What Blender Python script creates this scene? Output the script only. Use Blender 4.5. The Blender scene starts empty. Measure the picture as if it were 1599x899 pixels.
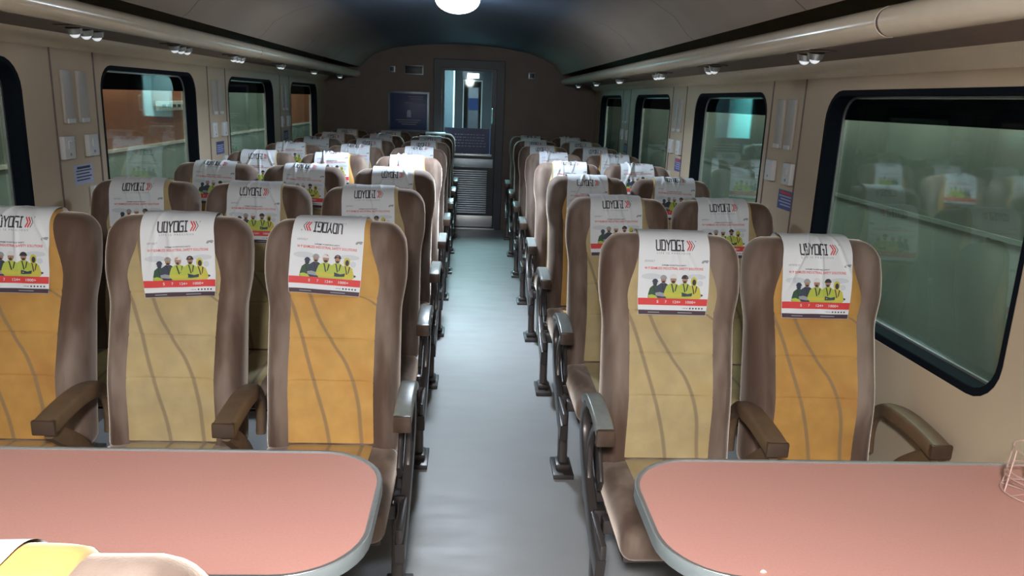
import bpy, bmesh, math, random
from mathutils import Vector, Matrix
random.seed(7)
PI = math.pi
scene = bpy.context.scene
COL = scene.collection

# ---------------------------------------------------------------- camera, world, lights, exposure
CAM_H = 1.612
def cam_axes(yaw, pitch, roll):
    cy, sy = math.cos(yaw), math.sin(yaw)
    f = Vector((sy*math.cos(pitch), cy*math.cos(pitch), -math.sin(pitch)))
    r = Vector((cy, -sy, 0)); u = r.cross(f)
    return (math.cos(roll)*r+math.sin(roll)*u, -math.sin(roll)*r+math.cos(roll)*u, f)
r_, u_, f_ = cam_axes(0.058, 0.2425, 0.0398)
cd = bpy.data.cameras.new('camera'); cam = bpy.data.objects.new('camera', cd); COL.objects.link(cam)
cd.sensor_width = 36; cd.lens = 36*1185/1599; cd.clip_start = .02; cd.clip_end = 200
m = Matrix.Identity(4)
for i, v in enumerate((r_, u_, -f_)):
    for j in range(3): m[j][i] = v[j]
m.translation = (0, 0, CAM_H); cam.matrix_world = m
scene.camera = cam

scene.view_settings.view_transform = 'Standard'; scene.view_settings.look = 'None'
scene.view_settings.exposure = 0.0; scene.view_settings.gamma = 1; scene.view_settings.use_curve_mapping = False
w = bpy.data.worlds.new('night_sky'); scene.world = w; w.use_nodes = True
w.node_tree.nodes['Background'].inputs[0].default_value = (.05, .065, .10, 1)
w.node_tree.nodes['Background'].inputs[1].default_value = .25

CX = -.16                     # centre line of the coach
XL, XR = -1.81, 1.491         # side walls
YB, YF = 9.59, -5.0           # end walls
def light(name, kind, loc, energy, color, size=.1, size_y=None, rot=(0, 0, 0), spread=None):
    l = bpy.data.lights.new(name, kind); l.energy = energy; l.color = color
    if kind == 'AREA':
        l.size = size
        if size_y: l.shape = 'RECTANGLE'; l.size_y = size_y
        if spread: l.spread = spread
    else: l.shadow_soft_size = size
    o = bpy.data.objects.new(name, l); COL.objects.link(o); o.location = loc; o.rotation_euler = rot
    return o
LAMP_Y = (-4.2, -.45, 5.1)
LAMP_E = ((20, 20, 160), (140, 132, 157), (58, 10, 144))     # downlight watts, bare glow watts, cut-off angle
LAMP_C = ((1, .98, .95), (1, .985, .965), (.74, .87, 1.0))
for y, e, c in zip(LAMP_Y, LAMP_E, LAMP_C):
    light('lamp_light', 'AREA', (CX+.04, y, 2.09), e[0], c, .24, spread=math.radians(e[2])).data.shape = 'DISK'
    light('lamp_glow_light', 'POINT', (CX+.04, y, 2.02), e[1], c, .10)
light('vestibule_light', 'AREA', (-.06, 10.3, 2.18), 95, (.62, .95, 1.0), .5, .5)
light('next_coach_light', 'AREA', (-.06, 13.0, 2.18), 16, (.7, .92, 1.0), .3, .6)
light('next_coach_light', 'AREA', (-.06, 19.6, 2.18), 26, (.8, .95, 1.0), .3, .8)
light('yard_light', 'AREA', (-2.55, 8.5, 4.6), 1150, (1, .9, .75), 1, 14, (0, math.radians(-8), 0))
light('yard_light', 'AREA', (2.3, 6.5, 4.6), 1150, (.85, 1, .9), 1, 14, (0, math.radians(8), 0))

# ---------------------------------------------------------------- materials
def mat(name, col, rough=.5, metal=0, spec=.5, sheen=0, sheen_col=None, noise=0, nscale=20, bump=0, bscale=60, coat=0, emit=None, es=1):
    m = bpy.data.materials.new(name); m.use_nodes = True
    nt = m.node_tree; b = nt.nodes['Principled BSDF']
    b.inputs['Base Color'].default_value = (*col, 1); b.inputs['Roughness'].default_value = rough
    b.inputs['Metallic'].default_value = metal; b.inputs['Specular IOR Level'].default_value = spec
    b.inputs['Coat Weight'].default_value = coat; b.inputs['Coat Roughness'].default_value = .12
    if sheen:
        b.inputs['Sheen Weight'].default_value = sheen; b.inputs['Sheen Roughness'].default_value = .35
        b.inputs['Sheen Tint'].default_value = (*(sheen_col or (1, 1, 1)), 1)
    if emit: b.inputs['Emission Color'].default_value = (*emit, 1); b.inputs['Emission Strength'].default_value = es
    tc = nt.nodes.new('ShaderNodeTexCoord')
    if noise:
        n = nt.nodes.new('ShaderNodeTexNoise'); n.inputs['Scale'].default_value = nscale; n.inputs['Detail'].default_value = 4
        nt.links.new(tc.outputs['Object'], n.inputs['Vector'])
        mr = nt.nodes.new('ShaderNodeMapRange'); mr.inputs[1].default_value = .3; mr.inputs[2].default_value = .7
        mr.inputs[3].default_value = 1-noise; mr.inputs[4].default_value = 1+noise
        nt.links.new(n.outputs[0], mr.inputs[0])
        mx = nt.nodes.new('ShaderNodeVectorMath'); mx.operation = 'SCALE'; mx.inputs[0].default_value = col
        nt.links.new(mr.outputs[0], mx.inputs['Scale']); nt.links.new(mx.outputs[0], b.inputs['Base Color'])
    if bump:
        n = nt.nodes.new('ShaderNodeTexNoise'); n.inputs['Scale'].default_value = bscale; n.inputs['Detail'].default_value = 3
        nt.links.new(tc.outputs['Object'], n.inputs['Vector'])
        bp = nt.nodes.new('ShaderNodeBump'); bp.inputs['Strength'].default_value = bump; bp.inputs['Distance'].default_value = .004
        nt.links.new(n.outputs[0], bp.inputs['Height']); nt.links.new(bp.outputs[0], b.inputs['Normal'])
    return m

def panel_mat(name, col, stripe, dirt):
    """velvet centre panel with the woven curved stripes"""
    m = mat(name, col, .85, sheen=.35, sheen_col=(1, .9, .7), noise=.10, nscale=14)
    nt = m.node_tree; b = nt.nodes['Principled BSDF']; src = b.inputs['Base Color'].links[0].from_socket
    tc = nt.nodes.new('ShaderNodeTexCoord'); sp = nt.nodes.new('ShaderNodeSeparateXYZ'); nt.links.new(tc.outputs['Object'], sp.inputs[0])
    def curve(pts):          # pts: (z, x) with z .4-1.2, x -.2-.2
        fc = nt.nodes.new('ShaderNodeFloatCurve'); c = fc.mapping.curves[0]
        pts = [((z-.4)/.8, (x+.2)/.4) for z, x in pts]
        c.points[0].location = pts[0]; c.points[1].location = pts[-1]
        for q in pts[1:-1]: c.points.new(*q)
        fc.mapping.update()
        mr = nt.nodes.new('ShaderNodeMapRange'); mr.inputs[1].default_value = .4; mr.inputs[2].default_value = 1.2
        nt.links.new(sp.outputs[2], mr.inputs[0]); nt.links.new(mr.outputs[0], fc.inputs['Value'])
        mb = nt.nodes.new('ShaderNodeMapRange'); mb.inputs[3].default_value = -.2; mb.inputs[4].default_value = .2
        nt.links.new(fc.outputs[0], mb.inputs[0])
        s = nt.nodes.new('ShaderNodeMath'); s.operation = 'SUBTRACT'; nt.links.new(sp.outputs[0], s.inputs[0]); nt.links.new(mb.outputs[0], s.inputs[1])
        a = nt.nodes.new('ShaderNodeMath'); a.operation = 'ABSOLUTE'; nt.links.new(s.outputs[0], a.inputs[0])
        r = nt.nodes.new('ShaderNodeMapRange'); r.inputs[1].default_value = .0040; r.inputs[2].default_value = .0085
        r.inputs[3].default_value = 1; r.inputs[4].default_value = 0; nt.links.new(a.outputs[0], r.inputs[0])
        return r.outputs[0]
    outs = [curve([(.4, .0), (.5, -.012), (.62, -.04), (.75, -.08), (.9, -.13), (.98, -.165), (1.19, -.195)]),
            curve([(.4, .108), (.5, .10), (.62, .088), (.72, .055), (.80, .0), (.92, -.068), (1.05, -.105), (1.19, -.12)]),
            curve([(.4, .199), (.86, .19), (.93, .13), (.96, .06), (1.0, .03), (1.1, .0), (1.19, -.01)])]
    mxm = outs[0]
    for o in outs[1:]:
        q = nt.nodes.new('ShaderNodeMath'); q.operation = 'MAXIMUM'; nt.links.new(mxm, q.inputs[0]); nt.links.new(o, q.inputs[1]); mxm = q.outputs[0]
    q = nt.nodes.new('ShaderNodeMath'); q.operation = 'MULTIPLY'; q.inputs[1].default_value = .75; nt.links.new(mxm, q.inputs[0])
    # grime: greasy wear patches
    n = nt.nodes.new('ShaderNodeTexNoise'); n.inputs['Scale'].default_value = 5; n.inputs['Detail'].default_value = 3
    nt.links.new(tc.outputs['Object'], n.inputs['Vector'])
    mr = nt.nodes.new('ShaderNodeMapRange'); mr.inputs[1].default_value = .48; mr.inputs[2].default_value = .75; mr.inputs[4].default_value = .8
    nt.links.new(n.outputs[0], mr.inputs[0])
    m0 = nt.nodes.new('ShaderNodeMix'); m0.data_type = 'RGBA'; m0.inputs['B'].default_value = (*dirt, 1)
    nt.links.new(mr.outputs[0], m0.inputs['Factor']); nt.links.new(src, m0.inputs['A'])
    mx = nt.nodes.new('ShaderNodeMix'); mx.data_type = 'RGBA'; mx.inputs['B'].default_value = (*stripe, 1)
    nt.links.new(q.outputs[0], mx.inputs['Factor']); nt.links.new(m0.outputs['Result'], mx.inputs['A'])
    nt.links.new(mx.outputs['Result'], b.inputs['Base Color'])
    return m

M = dict(
    velvet=mat('taupe_velvet', (.125, .076, .054), .8, sheen=.8, sheen_col=(1, .84, .72), noise=.42, nscale=4.5, bump=.15, bscale=300),
    gold=panel_mat('gold_velvet', (.50, .29, .085), (.22, .15, .085), (.44, .19, .04)),
    khaki=panel_mat('khaki_velvet', (.40, .315, .165), (.20, .15, .10), (.42, .29, .11)),
    amber=panel_mat('amber_velvet', (.43, .235, .06), (.20, .14, .08), (.33, .13, .035)),
    cover=mat('white_nonwoven', (.68, .71, .75), .6),
    ink=mat('black_ink', (.03, .03, .04), .6), red=mat('red_ink', (.62, .05, .05), .6), grey=mat('grey_ink', (.28, .30, .33), .6),
    pale=mat('pale_grey_ink', (.55, .59, .64), .6), lime=mat('lime_ink', (.40, .48, .07), .6), yellow=mat('yellow_ink', (.52, .47, .07), .6),
    navy=mat('navy_ink', (.035, .045, .075), .6), skin=mat('tan_ink', (.36, .20, .13), .6), helmet=mat('white_ink', (.62, .64, .66), .6),
    maroon=mat('dark_band_ink', (.055, .03, .045), .6), vest=mat('dark_green_ink', (.03, .08, .045), .6),
    pad=mat('grey_green_plastic', (.20, .22, .21), .32, noise=.12, nscale=30), browncap=mat('brown_plastic', (.055, .032, .021), .28, noise=.15),
    arm=mat('olive_brown_armrest', (.125, .080, .048), .42, noise=.12, nscale=25), steel=mat('grey_painted_frame', (.055, .046, .044), .33, metal=.3),
    salmon=mat('salmon_laminate', (.50, .25, .21), .42, noise=.04, nscale=200), edge=mat('grey_table_edging', (.24, .28, .29), .35, metal=.3),
    bright=mat('polished_edge', (.7, .7, .7), .36, metal=.9), leg=mat('grey_pedestal', (.30, .29, .28), .4),
    wall=mat('cream_laminate', (.49, .395, .285), .5, noise=.05, nscale=3), cream=mat('glossy_cream_moulding', (.74, .66, .53), .22, noise=.03, coat=.3),
    under=mat('brown_underside', (.15, .11, .10), .5, noise=.1), black=mat('black_rubber', (.003, .006, .011), .7, spec=.1),
    alu=mat('aluminium', (.45, .47, .47), .35, metal=.8), darkwall=mat('end_wall_laminate', (.15, .105, .085), .5, noise=.08, nscale=4),
    palestrip=mat('pale_grey_strip', (.42, .40, .38), .4), whitep=mat('white_plastic', (.62, .63, .64), .35), sticker=mat('pale_blue_sticker', (.40, .44, .62), .5), bsticker=mat('navy_sticker', (.08, .10, .26), .5),
    brushed=mat('brushed_steel', (.50, .56, .62), .42, metal=.9, noise=.1, nscale=8), stainless=mat('stainless', (.24, .28, .32), .35, metal=.9, noise=.1, nscale=8), framegrey=mat('grey_door_surround', (.045, .05, .065), .45), doorframe=mat('dark_door_frame', (.012, .016, .024), .4),
    bluesign=mat('navy_notice', (.03, .05, .16), .4), lampglow=mat('lamp_glow', (1, 1, 1), .4, emit=(.86, .94, 1), es=5),
    lens=mat('lamp_lens', (.8, .82, .85), .15, emit=(.85, .93, 1), es=.55), teal=mat('teal_panel', (.25, .62, .60), .4), vest_wall=mat('vestibule_laminate', (.50, .58, .60), .35),
    blueseat=mat('blue_seat_cloth', (.06, .13, .42), .7), signglow=mat('lit_sign', (1, 1, 1), .4, emit=(.9, 1, 1), es=4),
    rust=mat('rust_red_coach', (.42, .14, .07), .5, noise=.1, nscale=2), murk=mat('murky_coach', (.185, .20, .175), .5, noise=.4, nscale=.9), sage=mat('sage_coach', (.20, .25, .21), .5, noise=.3, nscale=1.5),
    teal_gray=mat('teal_grey_coach', (.20, .27, .26), .5, noise=.15, nscale=3), whitestripe=mat('white_stripe', (.6, .6, .58), .5), ground=mat('ballast', (.05, .05, .05), .9, noise=.4, nscale=30),
    wire=mat('rose_metal_wire', (.58, .42, .37), .4, metal=.4), crumb=mat('crumb', (.8, .72, .62), .8), rust_dark=mat('dark_coach_roof', (.05, .05, .055), .6),
)
def floor_mat():
    m = mat('vinyl_floor', (.285, .285, .285), .42, noise=.06, nscale=2)
    nt = m.node_tree; b = nt.nodes['Principled BSDF']; src = b.inputs['Base Color'].links[0].from_socket
    tc = nt.nodes.new('ShaderNodeTexCoord')
    n = nt.nodes.new('ShaderNodeTexNoise'); n.inputs['Scale'].default_value = 160; nt.links.new(tc.outputs['Object'], n.inputs[0])
    r = nt.nodes.new('ShaderNodeMapRange'); r.inputs[1].default_value = .66; r.inputs[2].default_value = .72; r.inputs[4].default_value = .4
    nt.links.new(n.outputs[0], r.inputs[0])
    mx = nt.nodes.new('ShaderNodeMix'); mx.data_type = 'RGBA'; mx.inputs['B'].default_value = (.10, .09, .085, 1)
    nt.links.new(r.outputs[0], mx.inputs['Factor']); nt.links.new(src, mx.inputs['A']); nt.links.new(mx.outputs['Result'], b.inputs['Base Color'])
    n2 = nt.nodes.new('ShaderNodeTexNoise'); n2.inputs['Scale'].default_value = 3.5; n2.inputs['Detail'].default_value = 5
    mp = nt.nodes.new('ShaderNodeMapping'); mp.inputs['Scale'].default_value = (1, 3.5, 1); nt.links.new(tc.outputs['Object'], mp.inputs[0]); nt.links.new(mp.outputs[0], n2.inputs[0])
    rr = nt.nodes.new('ShaderNodeMapRange'); rr.inputs[1].default_value = .3; rr.inputs[2].default_value = .7; rr.inputs[3].default_value = .38; rr.inputs[4].default_value = .5
    nt.links.new(n2.outputs[0], rr.inputs[0]); nt.links.new(rr.outputs[0], b.inputs['Roughness'])
    return m
def glass_mat(name, tint, haze, hazecol, ior=1.5, graze=.5):
    m = bpy.data.materials.new(name); m.use_nodes = True; nt = m.node_tree; nt.nodes.clear()
    o = nt.nodes.new('ShaderNodeOutputMaterial'); t = nt.nodes.new('ShaderNodeBsdfTransparent'); t.inputs[0].default_value = (*tint, 1)
    g = nt.nodes.new('ShaderNodeBsdfGlossy'); g.inputs[0].default_value = (.9, 1, .97, 1); g.inputs[1].default_value = .03
    d = nt.nodes.new('ShaderNodeBsdfDiffuse'); d.inputs[0].default_value = (*hazecol, 1)
    m1 = nt.nodes.new('ShaderNodeMixShader'); m1.inputs[0].default_value = haze; nt.links.new(t.outputs[0], m1.inputs[1]); nt.links.new(d.outputs[0], m1.inputs[2])
    f = nt.nodes.new('ShaderNodeLayerWeight'); f.inputs[0].default_value = .5
    pw = nt.nodes.new('ShaderNodeMath'); pw.operation = 'POWER'; pw.inputs[1].default_value = 3.5; nt.links.new(f.outputs['Facing'], pw.inputs[0])
    ma = nt.nodes.new('ShaderNodeMath'); ma.operation = 'MULTIPLY_ADD'; ma.inputs[1].default_value = graze; ma.inputs[2].default_value = (ior-1)**2/(ior+1)**2; nt.links.new(pw.outputs[0], ma.inputs[0])
    m2 = nt.nodes.new('ShaderNodeMixShader'); nt.links.new(ma.outputs[0], m2.inputs[0]); nt.links.new(m1.outputs[0], m2.inputs[1]); nt.links.new(g.outputs[0], m2.inputs[2])
    nt.links.new(m2.outputs[0], o.inputs[0]); return m
def ceiling_mat():
    m = mat('ceiling_laminate', (.32, .275, .24), .5, noise=.06, nscale=3)
    nt = m.node_tree; b = nt.nodes['Principled BSDF']; src = b.inputs['Base Color'].links[0].from_socket
    tc = nt.nodes.new('ShaderNodeTexCoord'); sp = nt.nodes.new('ShaderNodeSeparateXYZ'); nt.links.new(tc.outputs['Object'], sp.inputs[0])
    a = nt.nodes.new('ShaderNodeMath'); a.operation = 'ADD'; a.inputs[1].default_value = 20-4.35+.65; nt.links.new(sp.outputs[1], a.inputs[0])
    md = nt.nodes.new('ShaderNodeMath'); md.operation = 'MODULO'; md.inputs[1].default_value = 1.3; nt.links.new(a.outputs[0], md.inputs[0])
    s = nt.nodes.new('ShaderNodeMath'); s.operation = 'SUBTRACT'; s.inputs[1].default_value = .65; nt.links.new(md.outputs[0], s.inputs[0])
    ab = nt.nodes.new('ShaderNodeMath'); ab.operation = 'ABSOLUTE'; nt.links.new(s.outputs[0], ab.inputs[0])
    lt = nt.nodes.new('ShaderNodeMath'); lt.operation = 'LESS_THAN'; lt.inputs[1].default_value = .004; nt.links.new(ab.outputs[0], lt.inputs[0])
    mx = nt.nodes.new('ShaderNodeMix'); mx.data_type = 'RGBA'; mx.inputs['B'].default_value = (.08, .07, .06, 1)
    dx = nt.nodes.new('ShaderNodeMath'); dx.operation = 'ADD'; dx.inputs[1].default_value = .16; nt.links.new(sp.outputs[0], dx.inputs[0])
    da = nt.nodes.new('ShaderNodeMath'); da.operation = 'ABSOLUTE'; nt.links.new(dx.outputs[0], da.inputs[0])
    dl = nt.nodes.new('ShaderNodeMapRange'); dl.inputs[1].default_value = .70; dl.inputs[2].default_value = 1.05; dl.inputs[3].default_value = 1; dl.inputs[4].default_value = 0; nt.links.new(da.outputs[0], dl.inputs[0])
    m0 = nt.nodes.new('ShaderNodeMix'); m0.data_type = 'RGBA'; m0.inputs['B'].default_value = (.045, .065, .105, 1)     # grey-blue along the middle, blending into the sides
    nt.links.new(dl.outputs[0], m0.inputs['Factor']); nt.links.new(src, m0.inputs['A'])
    nt.links.new(lt.outputs[0], mx.inputs['Factor']); nt.links.new(m0.outputs['Result'], mx.inputs['A']); nt.links.new(mx.outputs['Result'], b.inputs['Base Color'])
    return m
def nap_sheen(m, dark, lit):
    """brushed velvet; its sheen streaks painted into the colour as long lighter patches"""
    nt = m.node_tree; b = nt.nodes['Principled BSDF']; tc = nt.nodes.new('ShaderNodeTexCoord')
    mp = nt.nodes.new('ShaderNodeMapping'); mp.inputs['Scale'].default_value = (9, 6, 2.2); nt.links.new(tc.outputs['Object'], mp.inputs[0])
    oi = nt.nodes.new('ShaderNodeObjectInfo'); cb = nt.nodes.new('ShaderNodeCombineXYZ')
    sc = nt.nodes.new('ShaderNodeMath'); sc.operation = 'MULTIPLY'; sc.inputs[1].default_value = 37; nt.links.new(oi.outputs['Random'], sc.inputs[0])
    for i in range(3): nt.links.new(sc.outputs[0], cb.inputs[i])
    nt.links.new(cb.outputs[0], mp.inputs['Location'])
    n = nt.nodes.new('ShaderNodeTexNoise'); n.inputs['Scale'].default_value = 1; n.inputs['Detail'].default_value = 3; nt.links.new(mp.outputs[0], n.inputs[0])
    r = nt.nodes.new('ShaderNodeMapRange'); r.interpolation_type = 'SMOOTHSTEP'; r.inputs[1].default_value = .36; r.inputs[2].default_value = .68; nt.links.new(n.outputs[0], r.inputs[0])
    mx = nt.nodes.new('ShaderNodeMix'); mx.data_type = 'RGBA'; mx.inputs['A'].default_value = (*dark, 1); mx.inputs['B'].default_value = (*lit, 1)
    nt.links.new(r.outputs[0], mx.inputs['Factor']); nt.links.new(mx.outputs['Result'], b.inputs['Base Color'])
nap_sheen(M['velvet'], (.088, .050, .034), (.215, .160, .130))
M['floor'] = floor_mat(); M['ceiling'] = ceiling_mat()
M['glass'] = glass_mat('window_glass', (.62, .70, .68), .07, (.45, .55, .50), 1.6)
M['tint'] = glass_mat('dark_tinted_glass', (.05, .07, .09), .02, (.05, .07, .09), 1.2, .22)
M['clear'] = glass_mat('door_glass', (.93, .98, .98), .01, (.6, .7, .7), 1.12)

# ---------------------------------------------------------------- mesh helpers
def link(name, me, parent=None, mats=()):
    o = bpy.data.objects.new(name, me); COL.objects.link(o)
    for k in mats: me.materials.append(M[k])
    if parent: o.parent = parent
    return o
def obj(name, bm, mats, parent=None, smooth=True, angle=40):
    me = bpy.data.meshes.new(name); bmesh.ops.recalc_face_normals(bm, faces=bm.faces[:]) if len(bm.faces) else None
    bm.to_mesh(me); bm.free()
    if smooth:
        me.polygons.foreach_set('use_smooth', [True]*len(me.polygons)); me.set_sharp_from_angle(angle=math.radians(angle))
    return link(name, me, parent, [mats] if isinstance(mats, str) else mats)
def tag(o, label, cat, group=None, kind=None):
    if label: o['label'] = label
    if cat: o['category'] = cat
    if group: o['group'] = group
    if kind: o['kind'] = kind
    return o
def empty(name, loc, rz=0):
    o = bpy.data.objects.new(name, None); COL.objects.link(o); o.location = loc; o.rotation_euler = (0, 0, rz); o.empty_display_size = .05
    return o
def copy_tree(o, parent=None):
    c = o.copy(); COL.objects.link(c)
    if parent: c.parent = parent
    for ch in list(o.children): copy_tree(ch, c)
    return c
def box(bm, x0, x1, y0, y1, z0, z1, bev=0, mi=0):
    r = bmesh.ops.create_cube(bm, size=1)['verts']
    for v in r: v.co = Vector(((x0+x1)/2+v.co.x*(x1-x0), (y0+y1)/2+v.co.y*(y1-y0), (z0+z1)/2+v.co.z*(z1-z0)))
    fs = list({f for v in r for f in v.link_faces})
    for f in fs: f.material_index = mi
    if bev:
        es = list({e for v in r for e in v.link_edges})
        bmesh.ops.bevel(bm, geom=es, offset=bev, segments=2, affect='EDGES', profile=.6)
def bxo(name, d, mats, parent=None, bev=0):
    bm = bmesh.new(); box(bm, *d, bev=bev); return obj(name, bm, mats, parent)
def sweep(bm, path, prof, closed_path=False, up=Vector((1, 0, 0)), caps=True):
    """sweep a 2D profile (a,b) along path; a along 'up', b along up x tangent"""
    rings = []; n = len(path)
    for i, p in enumerate(path):
        p = Vector(p)
        if closed_path: t = Vector(path[(i+1) % n])-Vector(path[i-1])
        else: t = Vector(path[min(i+1, n-1)])-Vector(path[max(i-1, 0)])
        t.normalize(); s = up.cross(t); s.normalize(); u2 = t.cross(s)
        pr = prof(i/(n-1)) if callable(prof) else prof
        rings.append([bm.verts.new(p+u2*a+s*b) for a, b in pr])
    k = len(rings[0]); m_ = n if closed_path else n-1
    for i in range(m_):
        A, B = rings[i], rings[(i+1) % n]
        for j in range(k): bm.faces.new((A[j], A[(j+1) % k], B[(j+1) % k], B[j]))
    if caps and not closed_path: bm.faces.new(rings[0]); bm.faces.new(rings[-1][::-1])
def rrect(hw, hh, r, n=4):
    out = []
    for cx, cy, a0 in ((hw-r, hh-r, 0), (-hw+r, hh-r, 90), (-hw+r, -hh+r, 180), (hw-r, -hh+r, 270)):
        for i in range(n+1):
            a = math.radians(a0+90*i/n); out.append((cx+r*math.cos(a), cy+r*math.sin(a)))
    return out
def circ(r, n=10): return [(r*math.cos(2*PI*i/n), r*math.sin(2*PI*i/n)) for i in range(n)]
def smoothpath(pts, n=6):
    P = [Vector(p) for p in pts]; out = []
    for i in range(len(P)-1):
        p0, p1, p2, p3 = P[max(i-1, 0)], P[i], P[i+1], P[min(i+2, len(P)-1)]
        for k in range(n):
            t = k/n; out.append(.5*((2*p1)+(-p0+p2)*t+(2*p0-5*p1+4*p2-p3)*t*t+(-p0+3*p1-3*p2+p3)*t**3))
    out.append(P[-1]); return out
def extr(name, outer, holes, h, mats, parent=None, bevel=0):
    """flat outline with holes, thickness h, via a filled 2D curve (in local XY, thickness along Z)"""
    c = bpy.data.curves.new('c', 'CURVE'); c.dimensions = '2D'; c.fill_mode = 'BOTH'; c.extrude = h/2-bevel; c.bevel_depth = bevel; c.bevel_resolution = 2
    for pts in [outer]+holes:
        s = c.splines.new('POLY'); s.points.add(len(pts)-1); s.use_cyclic_u = True
        for p, q in zip(s.points, pts): p.co = (q[0], q[1], 0, 1)
    t = bpy.data.objects.new('t', c); COL.objects.link(t)
    me = bpy.data.meshes.new_from_object(t.evaluated_get(bpy.context.evaluated_depsgraph_get()))
    bpy.data.objects.remove(t); bpy.data.curves.remove(c)
    me.name = name; me.materials.clear()
    me.polygons.foreach_set('use_smooth', [True]*len(me.polygons)); me.set_sharp_from_angle(angle=math.radians(35))
    return link(name, me, parent, [mats])
def side_plane(o, x, pre=Matrix.Identity(4)):       # local (a,b,c) -> world (x + c, a, b)
    o.matrix_basis = pre @ Matrix(((0, 0, 1, x), (1, 0, 0, 0), (0, 1, 0, 0), (0, 0, 0, 1)))
    return o
def end_plane(o, y, pre=Matrix.Identity(4)):        # local (a,b,c) -> world (a, y - c, b)
    o.matrix_basis = pre @ Matrix(((1, 0, 0, 0), (0, 0, -1, y), (0, 1, 0, 0), (0, 0, 0, 1))); return o
def rr_at(x0, x1, y0, y1, r, n=6):
    return [((x0+x1)/2+a, (y0+y1)/2+b) for a, b in rrect((x1-x0)/2, (y1-y0)/2, r, n)]

# ---------------------------------------------------------------- structure
def struct(o): o['kind'] = 'structure'; return o
struct(bxo('floor', (XL-.05, XR+.05, YF, YB+.06, -.06, 0), 'floor'))
WIN = [(3.24+1.965*k-1.31, 3.24+1.965*k) for k in range(-3, 4)]
WZ0, WZ1 = .81, 1.705
outer = [(YF, 0), (YB+.06, 0), (YB+.06, 2.32), (YF, 2.32)]
holes = [rr_at(a, b, WZ0, WZ1, .13) for a, b in WIN]
struct(side_plane(extr('wall_left', outer, holes, .09, 'wall', bevel=.008), XL-.045))
struct(side_plane(extr('wall_right', outer, holes, .09, 'wall', bevel=.008), XR+.045))
# ceiling
prof = [(1.67, 2.13), (1.32, 2.13), (1.25, 1.952), (1.225, 1.930), (1.19, 1.955), (1.12, 2.035), (1.0, 2.105), (.8, 2.17), (.5, 2.215), (.2, 2.235), (0, 2.24)]
prof = [(CX-a, b) for a, b in prof]+[(CX+a, b) for a, b in prof[::-1][1:]]
bm = bmesh.new()
ra = [[bm.verts.new((x, y, z)) for x, z in prof] for y in (YF, YB+.05)]
rb = [[bm.verts.new((x, y, z+.04)) for x, z in prof] for y in (YF, YB+.05)]
for i in range(len(prof)-1):
    bm.faces.new((ra[0][i], ra[0][i+1], ra[1][i+1], ra[1][i])); bm.faces.new((rb[0][i], rb[1][i], rb[1][i+1], rb[0][i+1]))
    for k in (0, 1): bm.faces.new((ra[k][i], ra[k][i+1], rb[k][i+1], rb[k][i]))
for i in (0, -1): bm.faces.new((ra[0][i], ra[1][i], rb[1][i], rb[0][i]))
struct(obj('ceiling', bm, 'ceiling', angle=50))
# end wall with door opening, near end wall behind the camera
DX0, DX1, DZ = -.40, .275, 1.965
o = extr('wall_back', [(XL-.05, 0), (DX0-.03, 0), (DX0-.03, DZ+.02), (DX1+.03, DZ+.02), (DX1+.03, 0), (XR+.05, 0), (XR+.05, 2.32), (XL-.05, 2.32)], [], .06, 'darkwall')
struct(end_plane(o, YB+.03))
struct(bxo('wall_front', (XL-.05, XR+.05, YF-.06, YF, -.06, 2.32), 'wall'))
for side, x0, x1 in (('left', XL, XL+.012), ('right', XR-.012, XR)):
    struct(bxo('baseboard_'+side, (x0, x1, YF+.01, YB-.01, .0, .10), 'under'))
# horizontal joints on the end wall
struct(bxo('trim_1', (XL+.02, DX0-.11, YB-.008, YB, 1.70, 1.712), 'under'))
struct(bxo('trim_2', (DX1+.11, XR-.02, YB-.008, YB, 1.70, 1.712), 'under'))
# wall panel joints on the pillars
n = 3
for s, x in (('l', XL), ('r', XR)):
    for k in range(3):
        for dy in (.22, .60):
            y = 3.24+1.965*k+dy
            xx = (x, x+.004) if s == 'l' else (x-.004, x)
            struct(bxo('trim_%d' % n, (*xx, y-.004, y+.004, .1, 1.76), 'under')); n += 1
# windows
n = 1
for s, x in (('l', XL), ('r', XR)):
    sg = -1 if s == 'l' else 1
    for a, b in WIN[2:]:
        r = struct(empty('window_%d' % n, (x, (a+b)/2, WZ0)))
        r.name = 'window_%d' % n; n += 1
        mi = Matrix.Translation(Vector((-x, -(a+b)/2, -WZ0)))
        def put(o, xx):
            return side_plane(o, xx, mi)
        e = .004
        put(extr('window_frame', rr_at(a+e, b-e, WZ0+e, WZ1-e, .126), [rr_at(a+.022, b-.022, WZ0+.026, WZ1-.022, .108)], .078, 'black', r, bevel=.004), x+sg*.0395)
        put(extr('inner_trim', rr_at(a+.0225, b-.0225, WZ0+.0265, WZ1-.0225, .107), [rr_at(a+.036, b-.036, WZ0+.038, WZ1-.034, .095)], .010, 'alu', r), x+sg*.068)
        put(extr('glass_pane', rr_at(a+.0225, b-.0225, WZ0+.0265, WZ1-.0225, .107), [], .005, 'glass', r), x+sg*.076)
        tb = [(p, min(max(q, 1.585), 1.9)) for p, q in rr_at(a+.038, b-.038, WZ0+.05, WZ1-.035, .09)]
        tb = [q for k_, q in enumerate(tb) if q[1] > 1.5851 or tb[k_-1][1] > 1.5851 or tb[(k_+1) % len(tb)][1] > 1.5851]
        put(extr('tinted_band', tb, [], .004, 'tint', r), x+sg*.0705)
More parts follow.
